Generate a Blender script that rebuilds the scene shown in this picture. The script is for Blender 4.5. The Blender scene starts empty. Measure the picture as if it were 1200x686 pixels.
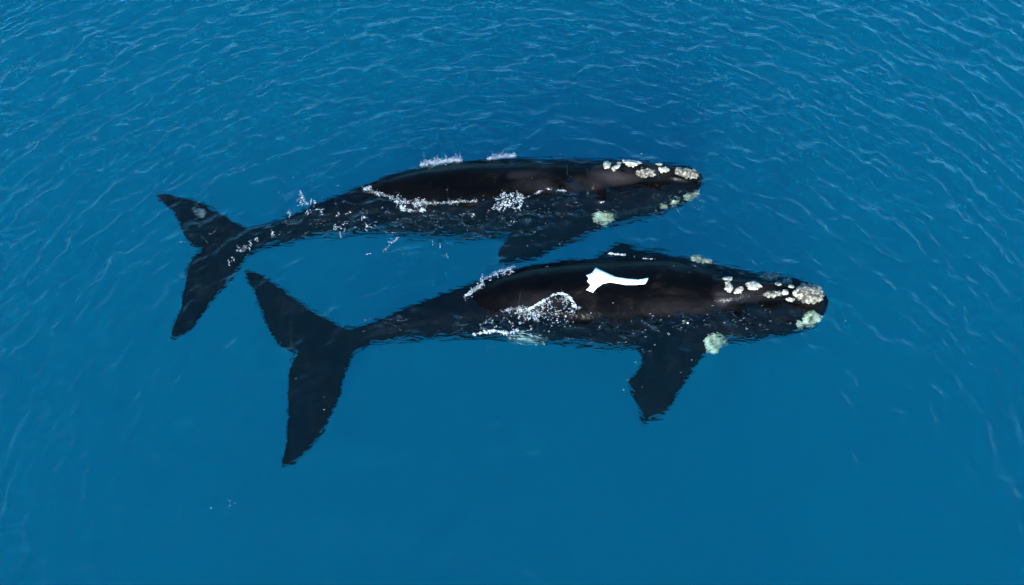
import bpy, bmesh, math, random
import numpy as np
from mathutils import Vector, Matrix, noise as mnoise
from mathutils.bvhtree import BVHTree

random.seed(7)
rng = np.random.default_rng(7)
S = bpy.context.scene
COL = S.collection

# ------------------------------------------------------------------ camera
PITCH = math.radians(62.0)          # looking down
HFOV = math.radians(66.0)
DIST = 12.0 / math.tan(HFOV / 2)    # along the optical axis to the water
CAM = Vector((0.0, -DIST * math.cos(PITCH), DIST * math.sin(PITCH)))
cd = bpy.data.cameras.new('camera')
cam = bpy.data.objects.new('camera', cd)
COL.objects.link(cam)
cd.sensor_width = 36.0
cd.lens = 18.0 / math.tan(HFOV / 2)
cd.clip_start = 0.1
cd.clip_end = 20000
cam.location = CAM
cam.rotation_euler = (math.radians(90) - PITCH, 0, 0)
S.camera = cam

# ------------------------------------------------------------------ light
SUN_AZ = math.radians(-165)          # from +Y (away from the camera) towards -X (left)
SUN_EL = math.radians(33)
W = bpy.data.worlds.new('World')
S.world = W
W.use_nodes = True
wn = W.node_tree.nodes
sky = wn.new('ShaderNodeTexSky')
sky.sky_type = 'NISHITA'
sky.sun_disc = False
sky.sun_elevation = SUN_EL
sky.sun_rotation = SUN_AZ
sky.air_density = 1.0
sky.dust_density = 1.0
sky.ozone_density = 4.0
bg = wn['Background']
bg.inputs['Strength'].default_value = 0.15
tint = wn.new('ShaderNodeMix')              # a clear deep blue sky all round
tint.data_type = 'RGBA'
tint.blend_type = 'MULTIPLY'
tint.inputs['Factor'].default_value = 1.0
tint.inputs['B'].default_value = (0.36, 0.84, 1.0, 1)
W.node_tree.links.new(sky.outputs['Color'], tint.inputs['A'])
W.node_tree.links.new(tint.outputs['Result'], bg.inputs['Color'])

sd = bpy.data.lights.new('sun', 'SUN')
sd.energy = 3.0
sd.angle = math.radians(0.5)
sd.color = (1.0, 0.95, 0.88)
sun = bpy.data.objects.new('sun', sd)
COL.objects.link(sun)
sdir = Vector((math.sin(SUN_AZ) * math.cos(SUN_EL), math.cos(SUN_AZ) * math.cos(SUN_EL), math.sin(SUN_EL)))
sun.rotation_euler = sdir.to_track_quat('Z', 'Y').to_euler()
sun.location = (-20, 15, 40)

S.view_settings.view_transform = 'Standard'
S.view_settings.look = 'None'
S.view_settings.exposure = 1.9
S.view_settings.gamma = 1.0
try:
    S.cycles.volume_bounces = 4
    S.cycles.max_bounces = 12
    S.cycles.transparent_max_bounces = 16
    S.cycles.use_denoising = True
    S.cycles.caustics_reflective = False
    S.cycles.caustics_refractive = True
    S.cycles.sample_clamp_indirect = 4.0
    S.cycles.sample_clamp_direct = 3.0
except Exception:
    pass

# ------------------------------------------------------------------ helpers
FWD = Vector((0, math.cos(PITCH), -math.sin(PITCH)))
UP = Vector((0, math.sin(PITCH), math.cos(PITCH)))
RIGHT = Vector((1, 0, 0))
TANH = math.tan(HFOV / 2)


def ray(px, py):
    """direction of the sight line through a place in the photograph (1200 wide)"""
    u = (px - 600.0) / 600.0 * TANH
    v = (343.0 - py) / 600.0 * TANH
    return (FWD + RIGHT * u + UP * v).normalized()


def at(px, py, z):
    d = ray(px, py)
    t = (z - CAM.z) / d.z
    return CAM + d * t


def interp(tab, x):
    tab = sorted(tab)
    xs = [t[0] for t in tab]
    return [float(np.interp(x, xs, [t[k] for t in tab])) for k in range(1, len(tab[0]))]


def thing(name, label, cat, loc=(0, 0, 0), group=None):
    o = bpy.data.objects.new(name, None)
    o.empty_display_size = 0.5
    COL.objects.link(o)
    o.location = loc
    o['label'] = label
    o['category'] = cat
    if group:
        o['group'] = group
    return o


def mesh_obj(name, me, mat, parent=None):
    o = bpy.data.objects.new(name, me)
    COL.objects.link(o)
    me.materials.clear()
    me.materials.append(mat)
    if parent is not None:
        o.parent = parent
        o.matrix_parent_inverse = Matrix.Translation(-Vector(parent.location))
    return o


def tag(o, label, cat, group=None):
    o['label'] = label
    o['category'] = cat
    if group:
        o['group'] = group


def smooth(me):
    me.polygons.foreach_set('use_smooth', [True] * len(me.polygons))


# ------------------------------------------------------------------ materials
def new_mat(name):
    m = bpy.data.materials.new(name)
    m.use_nodes = True
    nt = m.node_tree
    for n in list(nt.nodes):
        nt.nodes.remove(n)
    out = nt.nodes.new('ShaderNodeOutputMaterial')
    return m, nt, out


def N(nt, t, **kw):
    n = nt.nodes.new(t)
    for k, v in kw.items():
        if k in n.inputs:
            n.inputs[k].default_value = v
        else:
            setattr(n, k, v)
    return n


def math_node(nt, op, a, b=None, clamp=False):
    n = nt.nodes.new('ShaderNodeMath')
    n.operation = op
    n.use_clamp = clamp
    for i, v in enumerate((a, b)):
        if v is None:
            continue
        if isinstance(v, (int, float)):
            n.inputs[i].default_value = v
        else:
            nt.links.new(v, n.inputs[i])
    return n.outputs[0]


def ramp(nt, fac, stops):
    r = nt.nodes.new('ShaderNodeValToRGB')
    e = r.color_ramp.elements
    while len(e) < len(stops):
        e.new(0.5)
    for el, (p, c) in zip(e, stops):
        el.position = p
        el.color = (*c, 1.0)
    nt.links.new(fac, r.inputs['Fac'])
    return r.outputs['Color']


SCAT = (0.0001, 0.0128, 0.0136)
ABSO = (0.22, 0.0292, 0.0174)
REFR_MIX = 0.68


def water_material():
    m, nt, out = new_mat('sea_water')
    L = nt.links.new
    geo = N(nt, 'ShaderNodeNewGeometry')
    # two sizes of capillary ripple
    mp = N(nt, 'ShaderNodeMapping')
    mp.inputs['Rotation'].default_value = (0, 0, 0.35)
    mp.inputs['Scale'].default_value = (0.75, 1.25, 1)
    L(geo.outputs['Position'], mp.inputs['Vector'])
    n1 = N(nt, 'ShaderNodeTexNoise', Scale=3.2, Detail=3.0, Roughness=0.55, Distortion=0.6)
    n2 = N(nt, 'ShaderNodeTexNoise', Scale=9.0, Detail=2.0, Roughness=0.5, Distortion=0.3)
    L(mp.outputs[0], n1.inputs['Vector'])
    L(mp.outputs[0], n2.inputs['Vector'])
    s = math_node(nt, 'MULTIPLY', n2.outputs['Fac'], 0.30)
    h = math_node(nt, 'ADD', n1.outputs['Fac'], s)
    b = N(nt, 'ShaderNodeBump', Strength=1.0, Distance=0.022)
    L(h, b.inputs['Height'])
    b2 = N(nt, 'ShaderNodeBump', Strength=1.0, Distance=0.62)
    mp2 = N(nt, 'ShaderNodeMapping')
    mp2.inputs['Rotation'].default_value = (0, 0, 0.1)
    mp2.inputs['Scale'].default_value = (0.42, 1.35, 1)
    L(geo.outputs['Position'], mp2.inputs['Vector'])
    n3 = N(nt, 'ShaderNodeTexNoise', Scale=3.4, Detail=2.5, Roughness=0.5, Distortion=0.9)
    L(mp2.outputs[0], n3.inputs['Vector'])
    L(n3.outputs['Fac'], b2.inputs['Height'])
    dot = N(nt, 'ShaderNodeVectorMath', operation='DOT_PRODUCT')
    L(b.outputs['Normal'], dot.inputs[0])
    L(geo.outputs['Incoming'], dot.inputs[1])
    c = math_node(nt, 'ABSOLUTE', dot.outputs['Value'])
    c1 = math_node(nt, 'SUBTRACT', 1.0, c, True)
    c5 = math_node(nt, 'POWER', c1, 5.0)
    f = math_node(nt, 'ADD', math_node(nt, 'MULTIPLY', c5, 0.98), 0.02, True)
    gl = N(nt, 'ShaderNodeBsdfGlossy', Roughness=0.08)
    L(b.outputs['Normal'], gl.inputs['Normal'])
    tr = N(nt, 'ShaderNodeBsdfTransparent')
    rf = N(nt, 'ShaderNodeBsdfRefraction', IOR=1.12, Roughness=0.0)
    L(b2.outputs['Normal'], rf.inputs['Normal'])
    mx = N(nt, 'ShaderNodeMixShader')
    mx.inputs[0].default_value = REFR_MIX
    L(tr.outputs[0], mx.inputs[1])
    L(rf.outputs[0], mx.inputs[2])
    m2 = N(nt, 'ShaderNodeMixShader')
    L(f, m2.inputs[0])
    L(mx.outputs[0], m2.inputs[1])
    L(gl.outputs[0], m2.inputs[2])
    L(m2.outputs[0], out.inputs['Surface'])
    vs = N(nt, 'ShaderNodeVolumeScatter', Density=1.0, Anisotropy=0.0)
    vs.inputs['Color'].default_value = (*SCAT, 1)
    va = N(nt, 'ShaderNodeVolumeAbsorption', Density=1.0)
    va.inputs['Color'].default_value = (1 - ABSO[0], 1 - ABSO[1], 1 - ABSO[2], 1)
    ad = N(nt, 'ShaderNodeAddShader')
    L(vs.outputs[0], ad.inputs[0])
    L(va.outputs[0], ad.inputs[1])
    L(ad.outputs[0], out.inputs['Volume'])
    return m


def skin_material():
    m, nt, out = new_mat('whale_skin')
    L = nt.links.new
    tc = N(nt, 'ShaderNodeNewGeometry')
    mp = N(nt, 'ShaderNodeMapping')
    mp.inputs['Scale'].default_value = (0.55, 1.0, 1.0)
    L(tc.outputs['Position'], mp.inputs['Vector'])
    n1 = N(nt, 'ShaderNodeTexNoise', Scale=1.6, Detail=7.0, Roughness=0.62, Distortion=0.7)
    L(mp.outputs[0], n1.inputs['Vector'])
    base = ramp(nt, n1.outputs['Fac'], [(0.40, (0.0010, 0.0010, 0.0012)), (0.58, (0.002, 0.0017, 0.0017)),
                                        (0.68, (0.006, 0.0045, 0.004)), (0.80, (0.026, 0.020, 0.019))])
    # fine scratches and drip lines
    mp2 = N(nt, 'ShaderNodeMapping')
    mp2.inputs['Scale'].default_value = (9.0, 1.3, 1.3)
    mp2.inputs['Rotation'].default_value = (0, 0, 0.15)
    L(tc.outputs['Position'], mp2.inputs['Vector'])
    n2 = N(nt, 'ShaderNodeTexNoise', Scale=1.0, Detail=4.0, Roughness=0.6, Distortion=0.4)
    L(mp2.outputs[0], n2.inputs['Vector'])
    sc = ramp(nt, n2.outputs['Fac'], [(0.0, (0, 0, 0)), (0.66, (0, 0, 0)), (0.71, (0.012, 0.012, 0.013)), (1.0, (0.05, 0.048, 0.05))])
    add = N(nt, 'ShaderNodeMix', data_type='RGBA', blend_type='ADD')
    add.inputs['Factor'].default_value = 0.6
    L(base, add.inputs['A'])
    L(sc, add.inputs['B'])
    # greyer worn skin round the blowholes and painted sun sheen along the upper flank (a vertex attribute of the body)
    at_ = N(nt, 'ShaderNodeAttribute', attribute_name='worn_sheen')
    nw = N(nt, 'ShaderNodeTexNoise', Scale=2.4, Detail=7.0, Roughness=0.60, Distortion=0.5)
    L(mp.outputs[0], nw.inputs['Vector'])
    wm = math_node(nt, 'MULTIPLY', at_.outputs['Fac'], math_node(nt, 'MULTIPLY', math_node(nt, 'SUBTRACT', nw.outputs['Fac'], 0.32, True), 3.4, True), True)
    wear_sheen = N(nt, 'ShaderNodeMix', data_type='RGBA')
    wear_sheen.inputs['B'].default_value = (0.021, 0.0165, 0.0165, 1)
    L(wm, wear_sheen.inputs['Factor'])
    L(add.outputs['Result'], wear_sheen.inputs['A'])
    n3 = N(nt, 'ShaderNodeTexNoise', Scale=14.0, Detail=4.0, Roughness=0.6)
    L(tc.outputs['Position'], n3.inputs['Vector'])
    b = N(nt, 'ShaderNodeBump', Strength=0.35, Distance=0.02)
    L(n3.outputs['Fac'], b.inputs['Height'])
    rgh = N(nt, 'ShaderNodeMapRange')
    rgh.inputs['From Min'].default_value = 0.3
    rgh.inputs['From Max'].default_value = 0.7
    rgh.inputs['To Min'].default_value = 0.10
    rgh.inputs['To Max'].default_value = 0.26
    L(n1.outputs['Fac'], rgh.inputs['Value'])
    p = N(nt, 'ShaderNodeBsdfPrincipled')
    L(wear_sheen.outputs['Result'], p.inputs['Base Color'])
    L(rgh.outputs['Result'], p.inputs['Roughness'])
    L(b.outputs['Normal'], p.inputs['Normal'])
    # under water the wet skin has almost no index step left, in air it shines
    sp = N(nt, 'ShaderNodeSeparateXYZ')
    L(tc.outputs['Position'], sp.inputs[0])
    io = N(nt, 'ShaderNodeMapRange')
    io.inputs['From Min'].default_value = -0.06
    io.inputs['From Max'].default_value = 0.03
    io.inputs['To Min'].default_value = 1.04
    io.inputs['To Max'].default_value = 1.12
    L(sp.outputs['Z'], io.inputs['Value'])
    L(io.outputs['Result'], p.inputs['IOR'])
    L(p.outputs[0], out.inputs['Surface'])
    return m


def simple_mat(name, stops, scale=8.0, rough=0.7, bump=0.01, emis=None):
    m, nt, out = new_mat(name)
    L = nt.links.new
    tc = N(nt, 'ShaderNodeNewGeometry')
    n1 = N(nt, 'ShaderNodeTexNoise', Scale=scale, Detail=5.0, Roughness=0.6)
    L(tc.outputs['Position'], n1.inputs['Vector'])
    col = ramp(nt, n1.outputs['Fac'], stops)
    p = N(nt, 'ShaderNodeBsdfPrincipled', Roughness=rough)
    L(col, p.inputs['Base Color'])
    b = N(nt, 'ShaderNodeBump', Strength=0.6, Distance=bump)
    L(n1.outputs['Fac'], b.inputs['Height'])
    L(b.outputs['Normal'], p.inputs['Normal'])
    L(p.outputs[0], out.inputs['Surface'])
    return m


def foam_material():
    """bubbles: white, but thin enough to see through between them"""
    m, nt, out = new_mat('sea_foam')
    L = nt.links.new
    tc = N(nt, 'ShaderNodeNewGeometry')
    n1 = N(nt, 'ShaderNodeTexNoise', Scale=11.0, Detail=6.0, Roughness=0.7)
    L(tc.outputs['Position'], n1.inputs['Vector'])
    d = N(nt, 'ShaderNodeBsdfDiffuse')
    d.inputs['Color'].default_value = (0.62, 0.63, 0.63, 1)
    t = N(nt, 'ShaderNodeBsdfTransparent')
    mr = N(nt, 'ShaderNodeMapRange')
    mr.inputs['From Min'].default_value = 0.36
    mr.inputs['From Max'].default_value = 0.66
    mr.inputs['To Min'].default_value = 0.05
    mr.inputs['To Max'].default_value = 0.56
    L(n1.outputs['Fac'], mr.inputs['Value'])
    mx = N(nt, 'ShaderNodeMixShader')
    L(mr.outputs['Result'], mx.inputs[0])
    L(t.outputs[0], mx.inputs[1])
    L(d.outputs[0], mx.inputs[2])
    L(mx.outputs[0], out.inputs['Surface'])
    return m


M_WATER = water_material()
M_SKIN = skin_material()
M_CALL = simple_mat('callosity_cream', [(0.34, (0.12, 0.095, 0.075)), (0.46, (0.27, 0.23, 0.17)), (0.66, (0.42, 0.375, 0.29))], 9, 0.75, 0.03)
M_CRUST = simple_mat('callosity_crust', [(0.38, (0.02, 0.016, 0.012)), (0.49, (0.11, 0.09, 0.065)), (0.64, (0.33, 0.285, 0.21))], 13, 0.85, 0.04)
M_SUNK = simple_mat('callosity_yellow', [(0.38, (0.06, 0.06, 0.035)), (0.48, (0.28, 0.27, 0.16)), (0.62, (0.52, 0.50, 0.34))], 6, 0.8, 0.03)
M_WHITE = simple_mat('white_skin', [(0.2, (0.74, 0.73, 0.72)), (0.7, (0.84, 0.83, 0.82))], 5, 0.4, 0.003)
M_PALE = simple_mat('pale_skin', [(0.42, (0.02, 0.02, 0.02)), (0.52, (0.45, 0.48, 0.42)), (0.62, (0.66, 0.68, 0.60))], 3.5, 0.5, 0.003)
M_DIM = simple_mat('dim_pale_skin', [(0.40, (0.006, 0.007, 0.007)), (0.62, (0.10, 0.12, 0.10))], 4.5, 0.5, 0.003)
M_FOAM = foam_material()

# ------------------------------------------------------------------ water
NW = 120
lam = np.exp(rng.uniform(math.log(0.18), math.log(1.8), NW))
ang = rng.uniform(0, 2 * math.pi, NW)
# a little more energy in the breeze direction
wgt = 0.65 + 0.7 * np.abs(np.cos(ang - 1.9)) ** 2
slope = 0.185 * math.sqrt(2.0 / NW) * wgt * (lam / 0.7) ** -0.25
amp = slope * lam / (2 * math.pi)
kx = np.cos(ang) * 2 * math.pi / lam
ky = np.sin(ang) * 2 * math.pi / lam
ph = rng.uniform(0, 2 * math.pi, NW)
# wavelets spreading out in wide rings from the swimming whales
NRG = 60
rlam = np.exp(rng.uniform(math.log(0.19), math.log(0.80), NRG))
rcx = rng.normal(1.0, 3.4, NRG)
rcy = rng.normal(-4.5, 2.4, NRG)
rph = rng.uniform(0, 2 * math.pi, NRG)
ramp_ = 0.175 * math.sqrt(2.0 / NRG) * rlam / (2 * math.pi) * (rlam / 0.5) ** -0.2
# short steep chop that the backs push up along their flanks: centre x, y, half length, half width, strength
NC = 46
clam = np.exp(rng.uniform(math.log(0.22), math.log(0.75), NC))
cang = rng.normal(1.45, 0.65, NC)
cph = rng.uniform(0, 2 * math.pi, NC)
CHOP = [(at(540, 258, 0), 3.0, 0.55, 1.0), (at(660, 245, 0), 2.4, 0.6, 0.9), (at(770, 232, 0), 1.4, 0.5, 0.8), (at(380, 262, 0), 1.8, 0.5, 0.6),
        (at(590, 384, 0), 1.6, 0.5, 0.9), (at(720, 388, 0), 2.2, 0.4, 0.8), (at(860, 372, 0), 2.2, 0.5, 1.0), (at(850, 312, 0), 1.4, 0.25, 0.7),
        (at(480, 380, 0), 1.4, 0.4, 0.5)]


def chop_mask(x, y):
    m = np.zeros_like(x)
    for c, lx, ly, st in CHOP:
        m = np.maximum(m, st * np.exp(-((x - c.x) / lx) ** 2 - ((y - c.y) / ly) ** 2))
    return m


def waves(x, y, spacing=None):
    h = np.zeros_like(x)
    dx = np.zeros_like(x)
    dy = np.zeros_like(x)
    for i in range(NW):
        a = amp[i]
        if spacing is not None:
            a = a * np.clip(lam[i] / (3.0 * spacing) - 0.6, 0, 1)
        p = kx[i] * x + ky[i] * y + ph[i]
        c = np.cos(p)
        s_ = np.sin(p)
        h += a * c
        dx -= 0.55 * a * s_ * math.cos(ang[i])
        dy -= 0.55 * a * s_ * math.sin(ang[i])
    for i in range(NRG):
        a = ramp_[i]
        if spacing is not None:
            a = a * np.clip(rlam[i] / (3.0 * spacing) - 0.6, 0, 1)
        ux, uy = x - rcx[i], y - rcy[i]
        r = np.hypot(ux, uy) + 1e-3
        # each ring train swells and fades along its crest and with distance
        a = a * (1.0 + 0.8 * np.cos(np.arctan2(uy, ux) * (3 + i % 5) + i) * np.cos(r * 0.55 + 2.1 * i)) * np.clip(r / 4.0, 0, 1)
        p = r * 2 * math.pi / rlam[i] + rph[i] + 0.9 * np.sin(0.9 * x + i) + 0.9 * np.sin(1.1 * y + 2 * i) + 0.4 * np.sin(2.3 * x - 1.7 * y + 3 * i)
        s_ = np.sin(p)
        h += a * np.cos(p)
        dx -= 0.55 * a * s_ * ux / r
        dy -= 0.55 * a * s_ * uy / r
    # the lee beside and behind the whales is calmer, the breeze freshens farther out
    q = 0.66 + 0.52 * np.clip((np.hypot((x - 1.0) / 1.25, y + 5.0) - 3.5) / 9.0, 0, 1) + 0.24 * np.clip((y - x - 4.0) / 16.0, 0, 1)
    h, dx, dy = h * q, dx * q, dy * q
    m = chop_mask(x, y)
    if m.max() > 0.02:
        for i in range(NC):
            a = 0.50 * math.sqrt(2.0 / NC) * clam[i] / (2 * math.pi) * m
            p = (math.cos(cang[i]) * x + math.sin(cang[i]) * y) * 2 * math.pi / clam[i] + cph[i]
            h += a * np.cos(p)
            dx -= 0.7 * a * np.sin(p) * math.cos(cang[i])
            dy -= 0.7 * a * np.sin(p) * math.sin(cang[i])
    return h, dx, dy


GX = np.arange(-18.0, 18.0, 0.06)
GY = np.arange(-9.0, 13.0, 0.06)
GH = waves(*np.meshgrid(GX, GY))[0]


def wave_z(x, y):
    i = min(max(int(round((x + 18.0) / 0.06)), 0), len(GX) - 1)
    j = min(max(int(round((y + 9.0) / 0.06)), 0), len(GY) - 1)
    return float(GH[j, i])


def axis(lo, hi, step, far):
    core = np.arange(lo, hi + step * 0.5, step)
    out_ = []
    d, v = step, 0.0
    while v < far:
        d *= 1.22
        v += d
        out_.append(v)
    o = np.array(out_)
    return np.concatenate([lo - o[::-1], core, hi + o])


def build_water():
    xs = axis(-18.0, 18.0, 0.045, 3000)
    ys = axis(-8.5, 13.0, 0.045, 3000)
    X, Y = np.meshgrid(xs, ys)
    sx = np.gradient(xs)
    sy = np.gradient(ys)
    SP = np.maximum(*np.meshgrid(sx, sy))
    h, dx, dy = waves(X, Y, SP)
    V = np.stack([X + dx, Y + dy, h], -1).reshape(-1, 3)
    nx, ny = len(xs), len(ys)
    idx = np.arange(nx * ny).reshape(ny, nx)
    q = np.stack([idx[:-1, :-1], idx[:-1, 1:], idx[1:, 1:], idx[1:, :-1]], -1).reshape(-1, 4)
    x0, x1, y0, y1 = V[:, 0].min(), V[:, 0].max(), V[:, 1].min(), V[:, 1].max()
    nb = nx * ny
    DEEP = -140.0
    cor = np.array([[V[idx[0, 0], 0], V[idx[0, 0], 1], DEEP], [V[idx[0, -1], 0], V[idx[0, -1], 1], DEEP],
                    [V[idx[-1, -1], 0], V[idx[-1, -1], 1], DEEP], [V[idx[-1, 0], 0], V[idx[-1, 0], 1], DEEP]])
    V = np.concatenate([V, cor])
    faces_extra = [
        [nb + 3, nb + 2, nb + 1, nb],
        [nb, nb + 1] + list(idx[0, ::-1]),
        [nb + 1, nb + 2] + list(idx[::-1, -1]),
        [nb + 2, nb + 3] + list(idx[-1, :]),
        [nb + 3, nb] + list(idx[:, 0]),
    ]
    loops = np.concatenate([q.reshape(-1)] + [np.array(f) for f in faces_extra]).astype(np.int32)
    tot = np.concatenate([np.full(len(q), 4), np.array([len(f) for f in faces_extra])]).astype(np.int32)
    start = np.concatenate([[0], np.cumsum(tot)[:-1]]).astype(np.int32)
    me = bpy.data.meshes.new('water')
    me.vertices.add(len(V))
    me.vertices.foreach_set('co', V.astype(np.float32).ravel())
    me.loops.add(len(loops))
    me.loops.foreach_set('vertex_index', loops)
    me.polygons.add(len(tot))
    me.polygons.foreach_set('loop_start', start)
    me.polygons.foreach_set('loop_total', tot)
    sm = np.ones(len(tot), dtype=bool)
    sm[-5:] = False
    me.polygons.foreach_set('use_smooth', sm)
    me.update(calc_edges=True)
    me.validate()
    o = mesh_obj('water', me, M_WATER)
    o['kind'] = 'structure'
    o['label'] = 'deep blue rippled sea water around the two whales'
    return o


build_water()

# ------------------------------------------------------------------ whales
RING = 40


def section(x, far, near, top, k):
    """centre and half axes of the body section whose outline runs from far to near in the photograph"""
    yc = 0.5 * (far + near)
    d0 = at(x, yc, top - 0.6) - CAM
    mpp = d0.dot(FWD) * TANH / 600.0
    e = 0.5 * (near - far) * mpp
    dep = math.asin(-d0.normalized().z)
    a = e / math.sqrt(math.sin(dep) ** 2 + (k * math.cos(dep)) ** 2)
    b = k * a
    return at(x, yc, top - b), a, b


def photo_y(p):
    d = p - CAM
    return 343.0 - d.dot(UP) / d.dot(FWD) / TANH * 600.0


def float_height(x, far, near, k, yw):
    """height of the back at which the near waterline falls where it does in the photograph"""
    lo, hi = 0.0, 0.7
    for _ in range(30):
        t = 0.5 * (lo + hi)
        c, a, b = section(x, far, near, t, k)
        w = a * math.sqrt(max(0.0, 1 - (c.z / b) ** 2)) if abs(c.z) < b else 0.0
        if photo_y(Vector((c.x, c.y - w, 0))) < yw:
            lo = t
        else:
            hi = t
    return 0.5 * (lo + hi)


def tube(bm, stations, ktab, waterline, step=8):
    """closed tube from (px, far edge, near edge, height of the back) stations"""
    xs0 = sorted(s[0] for s in stations)
    xs = list(np.linspace(xs0[0], xs0[-1], int((xs0[-1] - xs0[0]) / step) + 2))
    rings = []
    ends = []
    tops = []
    for x in xs:
        far, near, top = interp(stations, x)
        k = interp(ktab, x)[0]
        if waterline[0][0] <= x <= waterline[-1][0]:
            top = float_height(x, far, near, k, interp(waterline, x)[0])
        c, a, b = section(x, far, near, top, k)
        tops.append((x, far, near, top, k))
        ring = []
        for i in range(RING):
            t = 2 * math.pi * i / RING
            ring.append(bm.verts.new((c.x, c.y + a * math.cos(t), c.z + b * math.sin(t))))
        rings.append(ring)
        ends.append((c, a))
    for r0, r1 in zip(rings, rings[1:]):
        for i in range(RING):
            j = (i + 1) % RING
            bm.faces.new((r0[i], r0[j], r1[j], r1[i]))
    for r, (c, a), sgn in ((rings[0], ends[0], -1), (rings[-1], ends[-1], 1)):
        v = bm.verts.new((c.x + sgn * a * 0.35, c.y, c.z))
        for i in range(RING):
            j = (i + 1) % RING
            bm.faces.new((r[i], r[j], v) if sgn > 0 else (r[j], r[i], v))


def ridge(bm, stations):
    """(px, py, top height, half width, half height) arched rostrum along the head"""
    rings = []
    cs = []
    for x in np.linspace(stations[0][0], stations[-1][0], 26):
        py, top, a, b = interp(stations, x)
        c = at(x, py, top)
        c.z -= b
        rings.append([bm.verts.new((c.x, c.y + a * math.cos(2 * math.pi * i / RING), c.z + b * math.sin(2 * math.pi * i / RING))) for i in range(RING)])
        cs.append((c, a))
    for r0, r1 in zip(rings, rings[1:]):
        for i in range(RING):
            j = (i + 1) % RING
            bm.faces.new((r0[i], r0[j], r1[j], r1[i]))
    for r, (c, a), sgn in ((rings[0], cs[0], -1), (rings[-1], cs[-1], 1)):
        v = bm.verts.new((c.x + sgn * a * 0.6, c.y, c.z))
        for i in range(RING):
            j = (i + 1) % RING
            bm.faces.new((r[i], r[j], v) if sgn > 0 else (r[j], r[i], v))


def blade(bm, pts, thick, zmap):
    """flat fin with a rounded lens section: outline in the photograph, depth by zmap"""
    n = len(pts)
    # resample the outline smoothly (Catmull-Rom)
    P = []
    for i in range(n):
        p0, p1, p2, p3 = (np.array(pts[(i + j - 1) % n], float) for j in range(4))
        for t in (0.0, 0.34, 0.67):
            P.append(0.5 * ((2 * p1) + (-p0 + p2) * t + (2 * p0 - 5 * p1 + 4 * p2 - p3) * t * t + (-p0 + 3 * p1 - 3 * p2 + p3) * t ** 3))
    tb = bmesh.new()
    vs = [tb.verts.new((p[0], -p[1], 0)) for p in P]
    f = tb.faces.new(vs)
    f.normal_update()
    bmesh.ops.triangulate(tb, faces=[f], ngon_method='EAR_CLIP')
    tb.normal_update()
    flip = sum(ff.normal.z * ff.calc_area() for ff in tb.faces) < 0
    tris = [[v.index for v in ff.verts] for ff in tb.faces]
    tb.verts.index_update()
    tris = [[v.index for v in ff.verts] for ff in tb.faces]
    tb.free()
    up, dn = [], []
    for p in P:
        z = zmap(p[0], p[1])
        w = at(p[0], p[1], z)
        up.append(bm.verts.new((w.x, w.y, w.z + thick / 2)))
        dn.append(bm.verts.new((w.x, w.y, w.z - thick / 2)))
    for t in tris:
        if flip:
            t = t[::-1]
        bm.faces.new([up[i] for i in t])
        bm.faces.new([dn[i] for i in reversed(t)])
    m_ = len(P)
    area = sum(P[i][0] * -P[(i + 1) % m_][1] + P[(i + 1) % m_][0] * P[i][1] for i in range(m_))
    for i in range(m_):
        j = (i + 1) % m_
        q = (dn[i], dn[j], up[j], up[i]) if area > 0 else (dn[j], dn[i], up[i], up[j])
        bm.faces.new(q)


def fuse(bm, name, voxel=0.04, it=5):
    me = bpy.data.meshes.new(name + '_raw')
    bm.to_mesh(me)
    bm.free()
    o = bpy.data.objects.new('raw', me)
    COL.objects.link(o)
    md = o.modifiers.new('remesh', 'REMESH')
    md.mode = 'VOXEL'
    md.voxel_size = voxel
    sm = o.modifiers.new('smooth', 'SMOOTH')
    sm.iterations = it
    sm.factor = 0.5
    dg = bpy.context.evaluated_depsgraph_get()
    ev = o.evaluated_get(dg)
    res = bpy.data.meshes.new_from_object(ev)
    res.name = name
    bpy.data.objects.remove(o)
    bpy.data.meshes.remove(me)
    # slow swells of blubber and creases so that the skin is not a perfect tube
    nv = len(res.vertices)
    co = np.empty(nv * 3, np.float32)
    no = np.empty(nv * 3, np.float32)
    res.vertices.foreach_get('co', co)
    res.vertex_normals.foreach_get('vector', no)
    co = co.reshape(-1, 3)
    no = no.reshape(-1, 3)
    d = np.array([mnoise.noise(Vector(c) * 1.3) * 0.018 + mnoise.noise(Vector(c) * 4.0) * 0.005 for c in co])
    co += no * d[:, None]
    res.vertices.foreach_set('co', co.ravel())
    res.update()
    smooth(res)
    return res


LOW = [(968, 346, 360, -0.08), (955, 335, 380, -0.08), (940, 328, 387, -0.10), (915, 324, 394, -0.10), (880, 319, 399, -0.08),
       (850, 312, 402, -0.02), (820, 303, 404, 0.14), (780, 298, 408, 0.22), (740, 299, 410, 0.28), (700, 301, 410, 0.30),
       (660, 304, 407, 0.29), (620, 311, 402, 0.24), (590, 319, 399, 0.16), (560, 331, 398, 0.02), (530, 341, 398, -0.06),
       (500, 352, 399, -0.14), (470, 364, 400, -0.23), (440, 377, 403, -0.34), (415, 386, 408, -0.44), (395, 391, 411, -0.50), (375, 395, 413, -0.56)]
LOWK = [(375, 0.9), (440, 1.1), (520, 1.05), (600, 0.98), (700, 0.92), (760, 0.84), (820, 0.70), (880, 0.66), (968, 0.8)]
LOWW = [(566, 357), (590, 365), (620, 368), (660, 371), (700, 373), (740, 372), (780, 370), (810, 366), (832, 359)]
LOWR = [(838, 336, 0.16, 0.42, 0.35), (860, 337, 0.23, 0.40, 0.35), (890, 336, 0.22, 0.33, 0.32), (925, 339, 0.20, 0.26, 0.30), (950, 344, 0.19, 0.27, 0.28), (962, 348, 0.12, 0.20, 0.24)]
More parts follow.
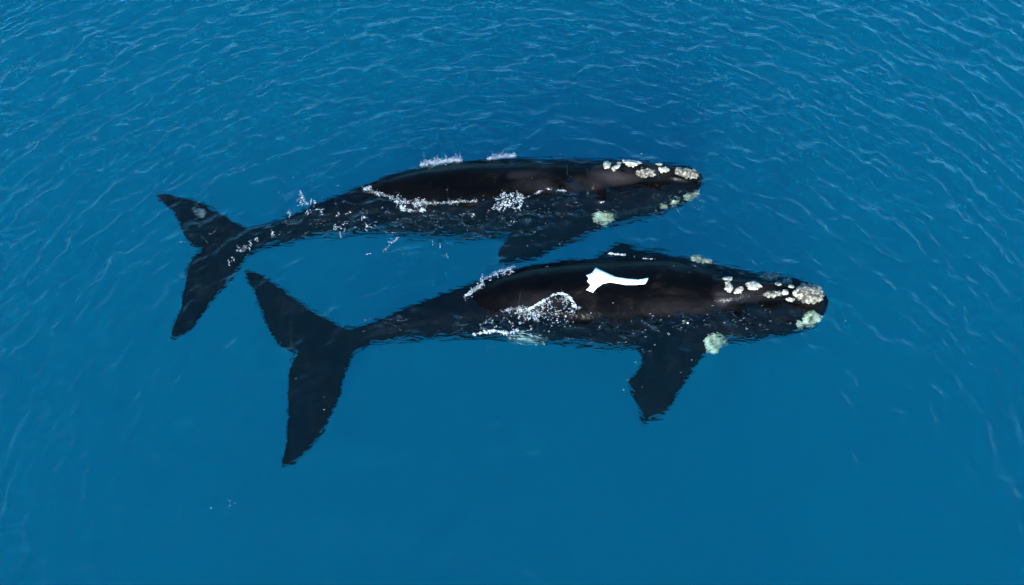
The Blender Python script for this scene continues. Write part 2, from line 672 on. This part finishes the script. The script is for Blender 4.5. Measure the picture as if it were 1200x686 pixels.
LOW_FLUKE = [(425, 389), (400, 383), (370, 367), (345, 350), (320, 332), (303, 322), (288, 320), (291, 329), (300, 345), (306, 362),
             (314, 384), (323, 399), (337, 411), (350, 415), (342, 426), (338, 446), (338, 472), (337, 500), (335, 520), (332, 535),
             (330, 547), (345, 544), (360, 530), (371, 518), (385, 494), (396, 468), (405, 440), (414, 418), (432, 405)]
LOW_FLIP = [(742, 395), (750, 412), (752, 426), (741, 441), (736, 452), (745, 470), (751, 484), (752, 497), (761, 492), (776, 486),
            (791, 468), (806, 443), (818, 425), (830, 410), (836, 395)]
LOW_FARFLIP = [(695, 305), (706, 299), (716, 292), (728, 286), (740, 290), (754, 295), (775, 298), (790, 306), (770, 318), (720, 318)]

UPP = [(822, 204, 216, -0.08), (812, 197, 232, -0.08), (795, 194, 243, -0.10), (770, 192, 253, -0.10), (740, 190, 262, -0.08),
       (710, 188, 266, 0.0), (680, 187, 272, 0.22), (640, 186, 277, 0.28), (600, 186, 280, 0.31), (560, 187, 283, 0.31),
       (520, 191, 283, 0.27), (490, 197, 281, 0.19), (460, 205, 277, 0.09), (430, 217, 276, -0.02), (400, 229, 277, -0.12),
       (370, 241, 280, -0.20), (340, 254, 285, -0.28), (315, 265, 291, -0.36), (295, 272, 295, -0.42), (275, 276, 298, -0.48), (262, 279, 299, -0.52)]
UPPK = [(262, 0.9), (340, 1.1), (430, 1.05), (520, 0.98), (600, 0.9), (660, 0.86), (720, 0.72), (770, 0.66), (822, 0.8)]
UPPW = [(452, 229), (470, 236), (500, 239), (560, 237), (590, 233), (620, 230), (650, 225), (680, 223), (698, 219)]
UPPR = [(694, 202, 0.20, 0.46, 0.38), (720, 197, 0.24, 0.44, 0.38), (750, 196, 0.22, 0.36, 0.36), (785, 199, 0.18, 0.28, 0.30), (808, 203, 0.17, 0.25, 0.26), (817, 206, 0.10, 0.17, 0.22)]
UPP_FLUKE = [(318, 266), (292, 270), (270, 258), (246, 244), (220, 234), (198, 229), (183, 231), (191, 239), (203, 250), (211, 262),
             (216, 276), (226, 289), (240, 293), (229, 301), (222, 314), (218, 332), (214, 350), (211, 366), (204, 383), (201, 397),
             (212, 394), (226, 384), (237, 369), (251, 350), (270, 330), (283, 312), (293, 299), (316, 288)]
UPP_FLIP = [(612, 268), (598, 280), (587, 293), (584, 303), (588, 309), (604, 308), (625, 302), (650, 291), (680, 280), (705, 268), (700, 255), (650, 255)]

LOW_BM = bmesh.new()
tube(LOW_BM, LOW, LOWK, LOWW)
ridge(LOW_BM, LOWR)
blade(LOW_BM, LOW_FLUKE, 0.15, lambda x, y: -0.55 + (abs(y - 410) / 140.0) * 0.12)
blade(LOW_BM, LOW_FLIP, 0.24, lambda x, y: -0.60 - max(0, (y - 400)) / 95.0 * 0.15)
blade(LOW_BM, LOW_FARFLIP, 0.20, lambda x, y: -0.75)
UPP_BM = bmesh.new()
tube(UPP_BM, UPP, UPPK, UPPW)
ridge(UPP_BM, UPPR)
blade(UPP_BM, UPP_FLUKE, 0.15, lambda x, y: -0.50 + (abs(y - 290) / 105.0) * 0.14)
blade(UPP_BM, UPP_FLIP, 0.22, lambda x, y: -0.55 - max(0, y - 270) / 40.0 * 0.15)

GRP = 'right whales swimming side by side'
low_whale = thing('right_whale', 'black right whale with a bold white blaze on its back, swimming in front', 'whale', at(700, 350, 0), GRP)
low_me = fuse(LOW_BM, 'whale_body')
low_body = mesh_obj('body', low_me, M_SKIN, low_whale)
upp_whale = thing('right_whale', 'black right whale with an all dark wet back and foam along its flank, swimming behind', 'whale', at(600, 230, 0), GRP)
upp_me = fuse(UPP_BM, 'whale_body')
upp_body = mesh_obj('body', upp_me, M_SKIN, upp_whale)


def worn_and_sheen(me, spots):
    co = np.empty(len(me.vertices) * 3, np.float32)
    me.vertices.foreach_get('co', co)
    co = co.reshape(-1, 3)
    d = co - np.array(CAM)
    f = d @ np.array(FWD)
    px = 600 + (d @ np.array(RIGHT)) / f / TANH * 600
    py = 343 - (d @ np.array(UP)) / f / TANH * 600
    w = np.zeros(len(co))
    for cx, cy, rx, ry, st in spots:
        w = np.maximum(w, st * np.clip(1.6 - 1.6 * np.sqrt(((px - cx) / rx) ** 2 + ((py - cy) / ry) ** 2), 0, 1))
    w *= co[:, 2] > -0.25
    a_ = me.attributes.new('worn_sheen', 'FLOAT', 'POINT')
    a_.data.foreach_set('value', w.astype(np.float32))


worn_and_sheen(low_me, [(872, 342, 42, 15, 1.0), (800, 360, 75, 14, 0.45), (845, 345, 12, 22, 1.0), (630, 352, 50, 14, 0.35)])  # blowhole spots are dry skin, flank spots a brown sun sheen painted in
worn_and_sheen(upp_me, [(722, 204, 38, 15, 1.0), (655, 216, 62, 13, 0.75), (610, 205, 45, 7, 0.5), (770, 200, 30, 9, 0.6)])


def bvh_of(me):
    co = np.empty(len(me.vertices) * 3, np.float32)
    me.vertices.foreach_get('co', co)
    return BVHTree.FromPolygons([tuple(c) for c in co.reshape(-1, 3)], [tuple(p.vertices) for p in me.polygons])


LOW_T, UPP_T = bvh_of(low_me), bvh_of(upp_me)


def on_whale(tree, px, py):
    hit = tree.ray_cast(CAM, ray(px, py))
    if hit[0] is None:
        p = at(px, py, -0.5)
        hit = tree.find_nearest(p)
    return hit[0], hit[1]


def visible_point(px, py):
    """first of whale skin or water surface on the sight line"""
    d = ray(px, py)
    best = None
    for t in (LOW_T, UPP_T):
        h = t.ray_cast(CAM, d)
        if h[0] is not None and (best is None or h[3] < best[1]):
            best = (h[0], h[3], h[1])
    w = at(px, py, 0)
    w.z = wave_z(w.x, w.y)
    w = at(px, py, w.z)
    if best is not None and best[0].z > w.z:
        return best[0], best[2], True
    return w, Vector((0, 0, 1)), False


def lump(bm, c, nrm, rx, ry, rz, seed, sub=2, rot=0.0, rough=0.25):
    """irregular flattened knob lying on a surface"""
    q = nrm.to_track_quat('Z', 'Y').to_matrix() if nrm.length > 0 else Matrix.Identity(3)
    # keep the long axis along world X where possible
    zx = nrm.normalized()
    xx = Vector((math.cos(rot), math.sin(rot), 0))
    xx = (xx - zx * xx.dot(zx)).normalized()
    yx = zx.cross(xx)
    geo = bmesh.ops.create_icosphere(bm, subdivisions=sub, radius=1.0)
    for v in geo['verts']:
        p = v.co.copy()
        r = 1 + rough * mnoise.noise(p * 1.6 + Vector((seed, seed * 0.7, 3.1))) + rough * 0.6 * mnoise.noise(p * 4.0 + Vector((seed, 1, 2))) + rough * 0.4 * mnoise.noise(p * 9.0 + Vector((2, seed, 5)))
        p *= r
        v.co = c + xx * (p.x * rx) + yx * (p.y * ry) + zx * (p.z * rz)


def callosity(tree, parent, px, py, wpx, hpx, mat=None, n=1, height=0.06, rot=0.0, label=None, sunk=False):
    """crusty growth: one low craggy plate grown out of the skin with small knobs crowded on it"""
    c, nrm = on_whale(tree, px, py)
    m = (c - CAM).dot(FWD) * TANH / 600.0
    bm = bmesh.new()
    k = 1.0 if n == 1 else 0.86
    lump(bm, c, nrm, wpx * m / 2 * k, hpx * m / 2 * 1.08 * k, height * 0.7 if n == 1 else (0.03 if sunk else 0.05), px + py, 4, rot, 0.30 if n == 1 or sunk else 0.55)
    area = wpx * hpx
    for i in range(int((0.07 if n == 1 else (0.22 if sunk else 0.40)) * area) + 3):
        t = random.uniform(0, 2 * math.pi)
        r = random.random() ** 0.6 * (0.98 if sunk else 1.12)
        ex = math.cos(t) * r * wpx / 2 * 0.85
        ey = math.sin(t) * r * hpx / 2 * 0.85
        cr, sr = math.cos(rot), -math.sin(rot)
        cc, nn = on_whale(tree, px + ex * cr - ey * sr, py + ex * sr + ey * cr)
        if (cc - c).length > max(wpx, hpx) * m * 0.75:
            continue
        s_ = random.uniform(0.014, 0.050) * (0.8 if n == 1 else 1.0)
        lump(bm, cc + nn * random.uniform(0.0, 0.03), nn, s_ * random.uniform(0.8, 1.5), s_, s_ * random.uniform(0.4, 0.9) * (0.45 if sunk else 1.0), i * 3.1 + px, 2, random.uniform(0, 3), 0.6)
    me = bpy.data.meshes.new('callosity')
    bm.to_mesh(me)
    bm.free()
    smooth(me)
    o = mesh_obj('callosity', me, M_SUNK if sunk else (mat or M_CALL), parent)
    if label:
        o['label'] = label
    return o


# lower whale
callosity(LOW_T, low_whale, 949, 343, 34, 24, M_CRUST, 46, label='large crusty bonnet at the tip of the upper jaw')
callosity(LOW_T, low_whale, 950, 374, 22, 16, M_CALL, 18, label='pale chin callosity under water', sunk=True)
callosity(LOW_T, low_whale, 937, 380, 9, 6, M_CALL, 4, sunk=True)
callosity(LOW_T, low_whale, 838, 405, 27, 24, M_CALL, 22, label='large pale brow callosity under water', sunk=True)
callosity(LOW_T, low_whale, 821, 306, 24, 8, height=0.14, sunk=True)
callosity(LOW_T, low_whale, 883, 335, 17, 11, height=0.06, label='large oval cream callosity behind the rostrum')
callosity(LOW_T, low_whale, 853, 327, 11, 8, height=0.06)
callosity(LOW_T, low_whale, 854, 337, 8, 12, height=0.07, label='pale lip of the blowhole')
callosity(LOW_T, low_whale, 866, 340, 12, 6, height=0.05, rot=0.6, label='pale lip of the blowhole')
for (x, y, w, h) in ((912, 333, 7, 5), (927, 336, 7, 5), (920, 343, 8, 6), (933, 344, 8, 7), (926, 351, 10, 4), (911, 322, 6, 4), (924, 330, 6, 4)):
    callosity(LOW_T, low_whale, x, y, w, h, height=0.045)
callosity(LOW_T, low_whale, 905, 345, 20, 5, M_CRUST, 10)
callosity(LOW_T, low_whale, 900, 326, 22, 5, M_CRUST, 9)
callosity(LOW_T, low_whale, 922, 331, 10, 5, M_CRUST, 6)
# upper whale
callosity(UPP_T, upp_whale, 809, 203, 22, 13, M_CRUST, 34, label='crusty bonnet at the tip of the upper jaw')
callosity(UPP_T, upp_whale, 796, 201, 10, 7, M_CRUST, 9)
callosity(UPP_T, upp_whale, 740, 191, 21, 10, height=0.07, label='large cream callosity behind the rostrum')
callosity(UPP_T, upp_whale, 711, 193, 8, 13, height=0.07, label='pale lip of the blowhole')
callosity(UPP_T, upp_whale, 722, 196, 14, 5, height=0.05, rot=0.7, label='pale lip of the blowhole')
callosity(UPP_T, upp_whale, 778, 199, 12, 6, height=0.05)
callosity(UPP_T, upp_whale, 772, 193, 8, 4, height=0.05)
callosity(UPP_T, upp_whale, 757, 203, 24, 8, M_CRUST, 12)
callosity(UPP_T, upp_whale, 706, 257, 26, 15, M_CALL, 20, label='pale brow callosity under water', sunk=True)
callosity(UPP_T, upp_whale, 816, 231, 16, 14, M_CALL, 15, label='pale chin callosity under water', sunk=True)
callosity(UPP_T, upp_whale, 805, 231, 10, 8, M_CALL, 5, sunk=True)
callosity(UPP_T, upp_whale, 790, 238, 10, 6, M_CALL, 5, sunk=True)
callosity(UPP_T, upp_whale, 779, 243, 8, 5, M_CALL, 4, sunk=True)


def skin_patch(tree, parent, name, pts, mat, label, lift=0.006):
    tb = bmesh.new()
    vs = [tb.verts.new((x, -y, 0)) for x, y in pts]
    f = tb.faces.new(vs)
    f.normal_update()
    bmesh.ops.triangulate(tb, faces=[f])
    for _ in range(3):
        bmesh.ops.subdivide_edges(tb, edges=[e for e in tb.edges if e.calc_length() > 3.0], cuts=1)
        bmesh.ops.triangulate(tb, faces=[f for f in tb.faces if len(f.verts) > 3])
    tb.normal_update()
    for f in tb.faces:
        if f.normal.z < 0:
            f.normal_flip()
    for v in tb.verts:
        p, n = on_whale(tree, v.co.x, -v.co.y)
        v.co = p + n * lift
    me = bpy.data.meshes.new(name)
    tb.to_mesh(me)
    tb.free()
    smooth(me)
    o = mesh_obj(name, me, mat, parent)
    sd_ = o.modifiers.new('thickness', 'SOLIDIFY')
    sd_.thickness = 0.012
    sd_.offset = -1
    o['label'] = label
    return o


BLAZE = [(687, 323), (694, 320), (698, 314), (704, 317), (713, 321), (722, 325), (735, 327), (748, 328), (760, 326), (758, 330),
         (756, 333), (745, 334), (733, 334), (722, 332), (714, 331), (706, 333), (699, 338), (695, 343), (687, 340), (690, 337), (692, 334), (688, 330), (690, 326)]
skin_patch(LOW_T, low_whale, 'white_patch', BLAZE, M_WHITE, 'white blaze shaped like a running animal')
skin_patch(LOW_T, low_whale, 'pale_patch', [(596, 399), (606, 396), (620, 397), (634, 400), (640, 404), (628, 406), (612, 405), (600, 404)], M_PALE, 'pale belly patch under water')
skin_patch(UPP_T, upp_whale, 'pale_patch', [(227, 248), (233, 244), (240, 245), (243, 251), (238, 256), (231, 255)], M_DIM, 'pale patch on the upper tail fluke')

# ------------------------------------------------------------------ foam and spray
ICO = []
_b = bmesh.new()
bmesh.ops.create_icosphere(_b, subdivisions=1, radius=1.0)
_b.verts.index_update()
ICO_V = np.array([v.co[:] for v in _b.verts])
ICO_F = np.array([[v.index for v in f.verts] for f in _b.faces])
_b.free()


class Blobs:
    def __init__(self):
        self.v, self.f, self.n = [], [], 0

    def add(self, p, r, flat=0.5, stretch=1.0, ang_=0.0):
        s = np.array([r * stretch, r, r * flat])
        q = ICO_V * (1 + 0.25 * rng.standard_normal((len(ICO_V), 1)).clip(-1, 1)) * s
        c, n = math.cos(ang_), math.sin(ang_)
        q = np.stack([q[:, 0] * c - q[:, 1] * n, q[:, 0] * n + q[:, 1] * c, q[:, 2]], -1)
        self.v.append(q + np.array(p))
        self.f.append(ICO_F + self.n)
        self.n += len(ICO_V)

    def build(self, name, mat=None, parent=None):
        me = bpy.data.meshes.new(name)
        me.from_pydata(np.concatenate(self.v).tolist(), [], np.concatenate(self.f).tolist())
        smooth(me)
        return mesh_obj(name, me, mat or M_FOAM, parent)


def along(path, t):
    L_ = [math.hypot(b[0] - a[0], b[1] - a[1]) for a, b in zip(path, path[1:])]
    d = t * sum(L_)
    for (a, b), l in zip(zip(path, path[1:]), L_):
        if d <= l or l == 0:
            k = d / max(l, 1e-6)
            return a[0] + (b[0] - a[0]) * k, a[1] + (b[1] - a[1]) * k
        d -= l
    return path[-1]


def put(B, px, py, r, lift=0.0, flat=0.5, stretch=1.0):
    p, n, _ = visible_point(px, py)
    B.add((p.x, p.y, p.z + lift + r * flat * 0.3), r, flat, stretch, random.uniform(-0.6, 0.6))


def foam_line(B, path, width, n, rmin=0.003, rmax=0.012, lift=0.0):
    for i in range(int(n * 2.2)):
        t = random.random()
        x, y = along(path, t)
        g = mnoise.noise(Vector((x * 0.16, y * 0.16, 0))) + 0.6 * mnoise.noise(Vector((x * 0.5, y * 0.5, 4)))
        if g < -0.30 + 0.75 * random.random() - 0.15:
            continue
        w = width * max(0.25, 0.75 + 1.1 * g)
        x += random.gauss(0, 1.2)
        y += random.gauss(0, 0.45) * w
        r = rmin + (rmax - rmin) * random.random() ** 2
        put(B, x, y, r, lift * random.random(), 0.55, random.uniform(1, 1.8))


def filament(B, x, y, a, length, r=0.012, drift=0.35):
    d = 0.0
    r *= 0.62
    while d < length:
        if random.random() < 0.8:
            put(B, x + random.gauss(0, 0.35), y + random.gauss(0, 0.35), r * random.uniform(0.5, 1.6), 0, 0.5, random.uniform(1, 2))
        st = random.uniform(0.3, 0.8)
        x += math.cos(a) * st
        y += math.sin(a) * st
        a += random.gauss(0, drift)
        d += st


def spray(B, path, n, hmax, width=2.0, r0=0.003, r1=0.009):
    n = int(n * 1.5)
    """droplets thrown up from a line on the water"""
    for i in range(n):
        x, y = along(path, random.random())
        x += random.gauss(0, 0.8)
        y += random.gauss(0, 0.3) * width
        p, _, _ = visible_point(x, y)
        jet = max(0.05, 0.5 * mnoise.noise(Vector((x * 0.10, 0, 1.7))) + 1.5 * mnoise.noise(Vector((x * 0.33, 2, 7))) + 0.30)
        x += random.gauss(0, 0.6)
        hgt = hmax * jet * random.random() ** 1.6
        B.add((p.x, p.y, p.z + hgt), random.uniform(r0, r1) * (1 - 0.5 * hgt / max(hmax, 0.01)), 1.0)


def foam_thing(name, label, cat, B, group='foam and splashes round the whales'):
    cen = np.concatenate(B.v).mean(0)
    t = thing(name, label, cat, Vector(cen.tolist()), group)
    o = B.build('spray' if cat == 'splash' else 'foam', parent=t)
    o['kind'] = 'stuff'
    return t


# --- upper whale
B = Blobs()
foam_line(B, [(429, 223), (440, 226), (455, 230), (466, 236)], 3, 220)
foam_line(B, [(462, 235), (475, 238), (490, 240), (500, 238)], 6, 420, lift=0.06)
foam_line(B, [(495, 238), (515, 238), (540, 236), (560, 236)], 2.5, 330)
foam_line(B, [(470, 244), (485, 248), (497, 246)], 3, 110, 0.01, 0.025)
foam_thing('foam_line', 'white foam line along the near waterline of the back whale, from its rear hump', 'foam', B)
B = Blobs()
foam_line(B, [(584, 232), (592, 229), (604, 230), (613, 233)], 5, 360, lift=0.05)
for i in range(26):
    filament(B, random.uniform(584, 612), random.uniform(231, 240), random.choice([2.3, 2.0, 2.7, 0.8]) + random.gauss(0, 0.3), random.uniform(5, 16), 0.014)
foam_line(B, [(612, 233), (622, 230), (634, 224), (640, 222)], 2, 130)
foam_line(B, [(640, 221), (650, 223), (664, 224)], 2, 120)
foam_thing('foam_patch', 'ragged lacy foam patch washing off the middle of the back whale', 'foam', B)
B = Blobs()
spray(B, [(493, 193), (505, 191), (520, 189), (541, 187)], 520, 0.40, 4.0)
foam_line(B, [(493, 195), (515, 191), (541, 188)], 3.5, 170)
foam_thing('splash', 'row of white spray jets along far edge of the back whale', 'splash', B)
B = Blobs()
spray(B, [(571, 186), (585, 184), (604, 183)], 240, 0.32, 4.0)
foam_line(B, [(571, 186), (590, 184), (604, 182)], 1.5, 90)
foam_thing('splash', 'smaller white spray tuft just right of the long spray row', 'splash', B)
B = Blobs()
spray(B, [(429, 221), (435, 219)], 60, 0.15)
foam_line(B, [(426, 221), (434, 222)], 3, 80)
foam_thing('splash', 'small white splash where the rear hump of the back whale sinks', 'splash', B)
B = Blobs()
for (x, y) in ((352, 232), (355, 238), (372, 243), (374, 248), (398, 252), (402, 263), (399, 268), (395, 262), (408, 247), (425, 253), (430, 262), (431, 266), (366, 233), (361, 245), (340, 245)):
    for k in range(3):
        filament(B, x + random.gauss(0, 2), y + random.gauss(0, 2), random.uniform(0.3, 2.6), random.uniform(2, 7), 0.012)
for k in range(4):
    filament(B, 352, 224, 1.25 + random.gauss(0, 0.1), 18, 0.008, 0.1)
foam_thing('foam_patch', 'scattered foam flecks over the tail stock of the back whale', 'foam', B)
B = Blobs()
for k in range(8):
    filament(B, 468 - k * 2.3, 278 + k * 2.0, 2.4 + random.gauss(0, 0.4), 6, 0.010, 0.2)
for (x, y) in ((507, 283), (515, 285), (460, 272), (523, 298), (430, 298)):
    filament(B, x, y, random.uniform(0, 3), 5, 0.010)
foam_thing('foam_patch', 'thin foam streaks on open blue water between the two whales', 'foam', B)
B = Blobs()
for (x, y) in ((279, 291), (283, 295), (285, 289), (289, 288), (271, 302), (268, 306), (300, 279), (293, 284), (318, 272)):
    for k in range(3):
        filament(B, x + random.gauss(0, 1.5), y + random.gauss(0, 1.5), random.uniform(0, 3), random.uniform(2, 5), 0.012)
foam_thing('foam_patch', 'small foam flecks over the root of the farther tail', 'foam', B)

# --- lower whale
B = Blobs()
spray(B, [(546, 347), (552, 342), (560, 336)], 110, 0.12)
foam_line(B, [(544, 349), (550, 344), (558, 339), (566, 333)], 4, 200)
for i in range(14):
    x = random.uniform(562, 604)
    filament(B, x, 333 - (x - 562) * 0.42 + random.gauss(0, 2.5), -0.6 + random.gauss(0, 0.5), random.uniform(3, 9), 0.013)
spray(B, [(565, 329), (585, 319), (603, 313)], 150, 0.22, 3)
foam_thing('splash', 'broken white splash at the rear far edge of the front whale', 'splash', B)
B = Blobs()
foam_line(B, [(588, 365), (598, 363), (608, 362), (618, 362)], 4, 260)
for i in range(26):
    filament(B, random.uniform(605, 632), random.uniform(362, 372), random.uniform(0.5, 2.6), random.uniform(3, 10), 0.012)
foam_line(B, [(553, 392), (570, 389), (580, 388), (595, 391), (610, 386)], 2.0, 130, 0.01, 0.025)
for i in range(10):
    filament(B, random.uniform(560, 625), random.uniform(372, 392), random.uniform(-0.6, 0.8), random.uniform(4, 12), 0.010)
foam_thing('foam_patch', 'streaky foam trailing left of the veined water hump', 'foam', B)
# water hump thrown up over the flank, veined with foam
B = Blobs()
hump = [(618, 364), (628, 358), (638, 352), (648, 346), (656, 344), (664, 346), (670, 352), (674, 360)]
foam_line(B, hump, 1.5, 240, 0.010, 0.022, 0.02)
for i in range(46):
    t = random.random()
    x, y = along(hump, t)
    filament(B, x, y + random.uniform(0, 7), 1.57 + random.gauss(0, 0.5), random.uniform(3, 11), 0.010, 0.35)
for i in range(90):
    x = random.gauss(648, 15)
    y = 360 + abs(random.gauss(0, 11))
    put(B, x, y, random.uniform(0.008, 0.02), 0, 0.6, random.uniform(1, 1.6))
foam_line(B, [(672, 361), (680, 361)], 2, 30)
foam_thing('splash', 'veined water hump washing up the flank below the white blaze', 'splash', B)
B = Blobs()
foam_line(B, [(714, 297), (722, 298), (732, 299)], 1.2, 70, 0.01, 0.02)
foam_line(B, [(755, 303), (768, 304)], 1.2, 24, 0.008, 0.018)
foam_thing('foam_line', 'short white foam line by the far flipper of the front whale', 'foam', B)
B = Blobs()
foam_line(B, [(838, 354), (850, 353), (862, 351), (872, 347)], 3, 70, 0.002, 0.008)
foam_line(B, [(872, 347), (890, 347), (905, 344)], 2, 30, 0.002, 0.007)
foam_thing('foam_line', 'wet foam edge along the near side of the front head', 'foam', B)

# --- fine flecks that nobody could count
B = Blobs()


def flecks(n, cx, cy, sx, sy, rmin=0.003, rmax=0.007):
    for _ in range(int(n * 0.45)):
        x, y = random.gauss(cx, sx), random.gauss(cy, sy)
        a_ = random.gauss(-0.25, 0.5)
        for k in range(random.choice([1, 1, 2, 4])):
            put(B, x + math.cos(a_) * k * 0.6, y + math.sin(a_) * k * 0.6, rmin + (rmax - rmin) * random.random() ** 2, 0, 0.5, random.uniform(1.2, 3))


flecks(90, 540, 250, 60, 14)
flecks(70, 640, 250, 40, 14)
flecks(60, 400, 258, 40, 12)
flecks(60, 600, 378, 35, 9)
flecks(70, 800, 372, 60, 10)
flecks(40, 880, 372, 40, 10)
flecks(40, 780, 400, 40, 20)
flecks(30, 365, 235, 30, 12)
flecks(25, 500, 300, 50, 14)
flecks(14, 375, 455, 15, 20)
flecks(16, 265, 590, 20, 8)
flecks(12, 745, 455, 12, 12)
flecks(20, 640, 300, 60, 8)
flecks(25, 830, 318, 40, 5)
flecks(14, 760, 190, 40, 8)
flecks(40, 760, 220, 40, 12)
for (cx, cy, sx, sy, n) in ((520, 258, 60, 9, 46), (640, 250, 45, 12, 34), (420, 258, 45, 9, 26), (770, 232, 32, 12, 22), (330, 270, 30, 6, 12),
                             (590, 383, 35, 7, 26), (720, 388, 45, 8, 22), (850, 374, 45, 10, 28), (240, 275, 14, 10, 8), (470, 385, 30, 6, 12)):
    for _ in range(n):
        x, y = random.gauss(cx, sx), random.gauss(cy, sy)
        a_ = random.gauss(0.05, 0.28)
        ln = random.uniform(4, 16)
        dz = -random.uniform(0.02, 0.10)
        for k in range(int(ln)):
            if random.random() < 0.6:
                put(B, x, y + random.gauss(0, 0.25), random.uniform(0.002, 0.006), dz, 0.4, random.uniform(1.5, 3))
            x += math.cos(a_)
            y += math.sin(a_)
            a_ += random.gauss(0, 0.12)
o = B.build('foam_flecks')
o['kind'] = 'stuff'
o['label'] = 'tiny white foam flecks scattered on the water round the whales'
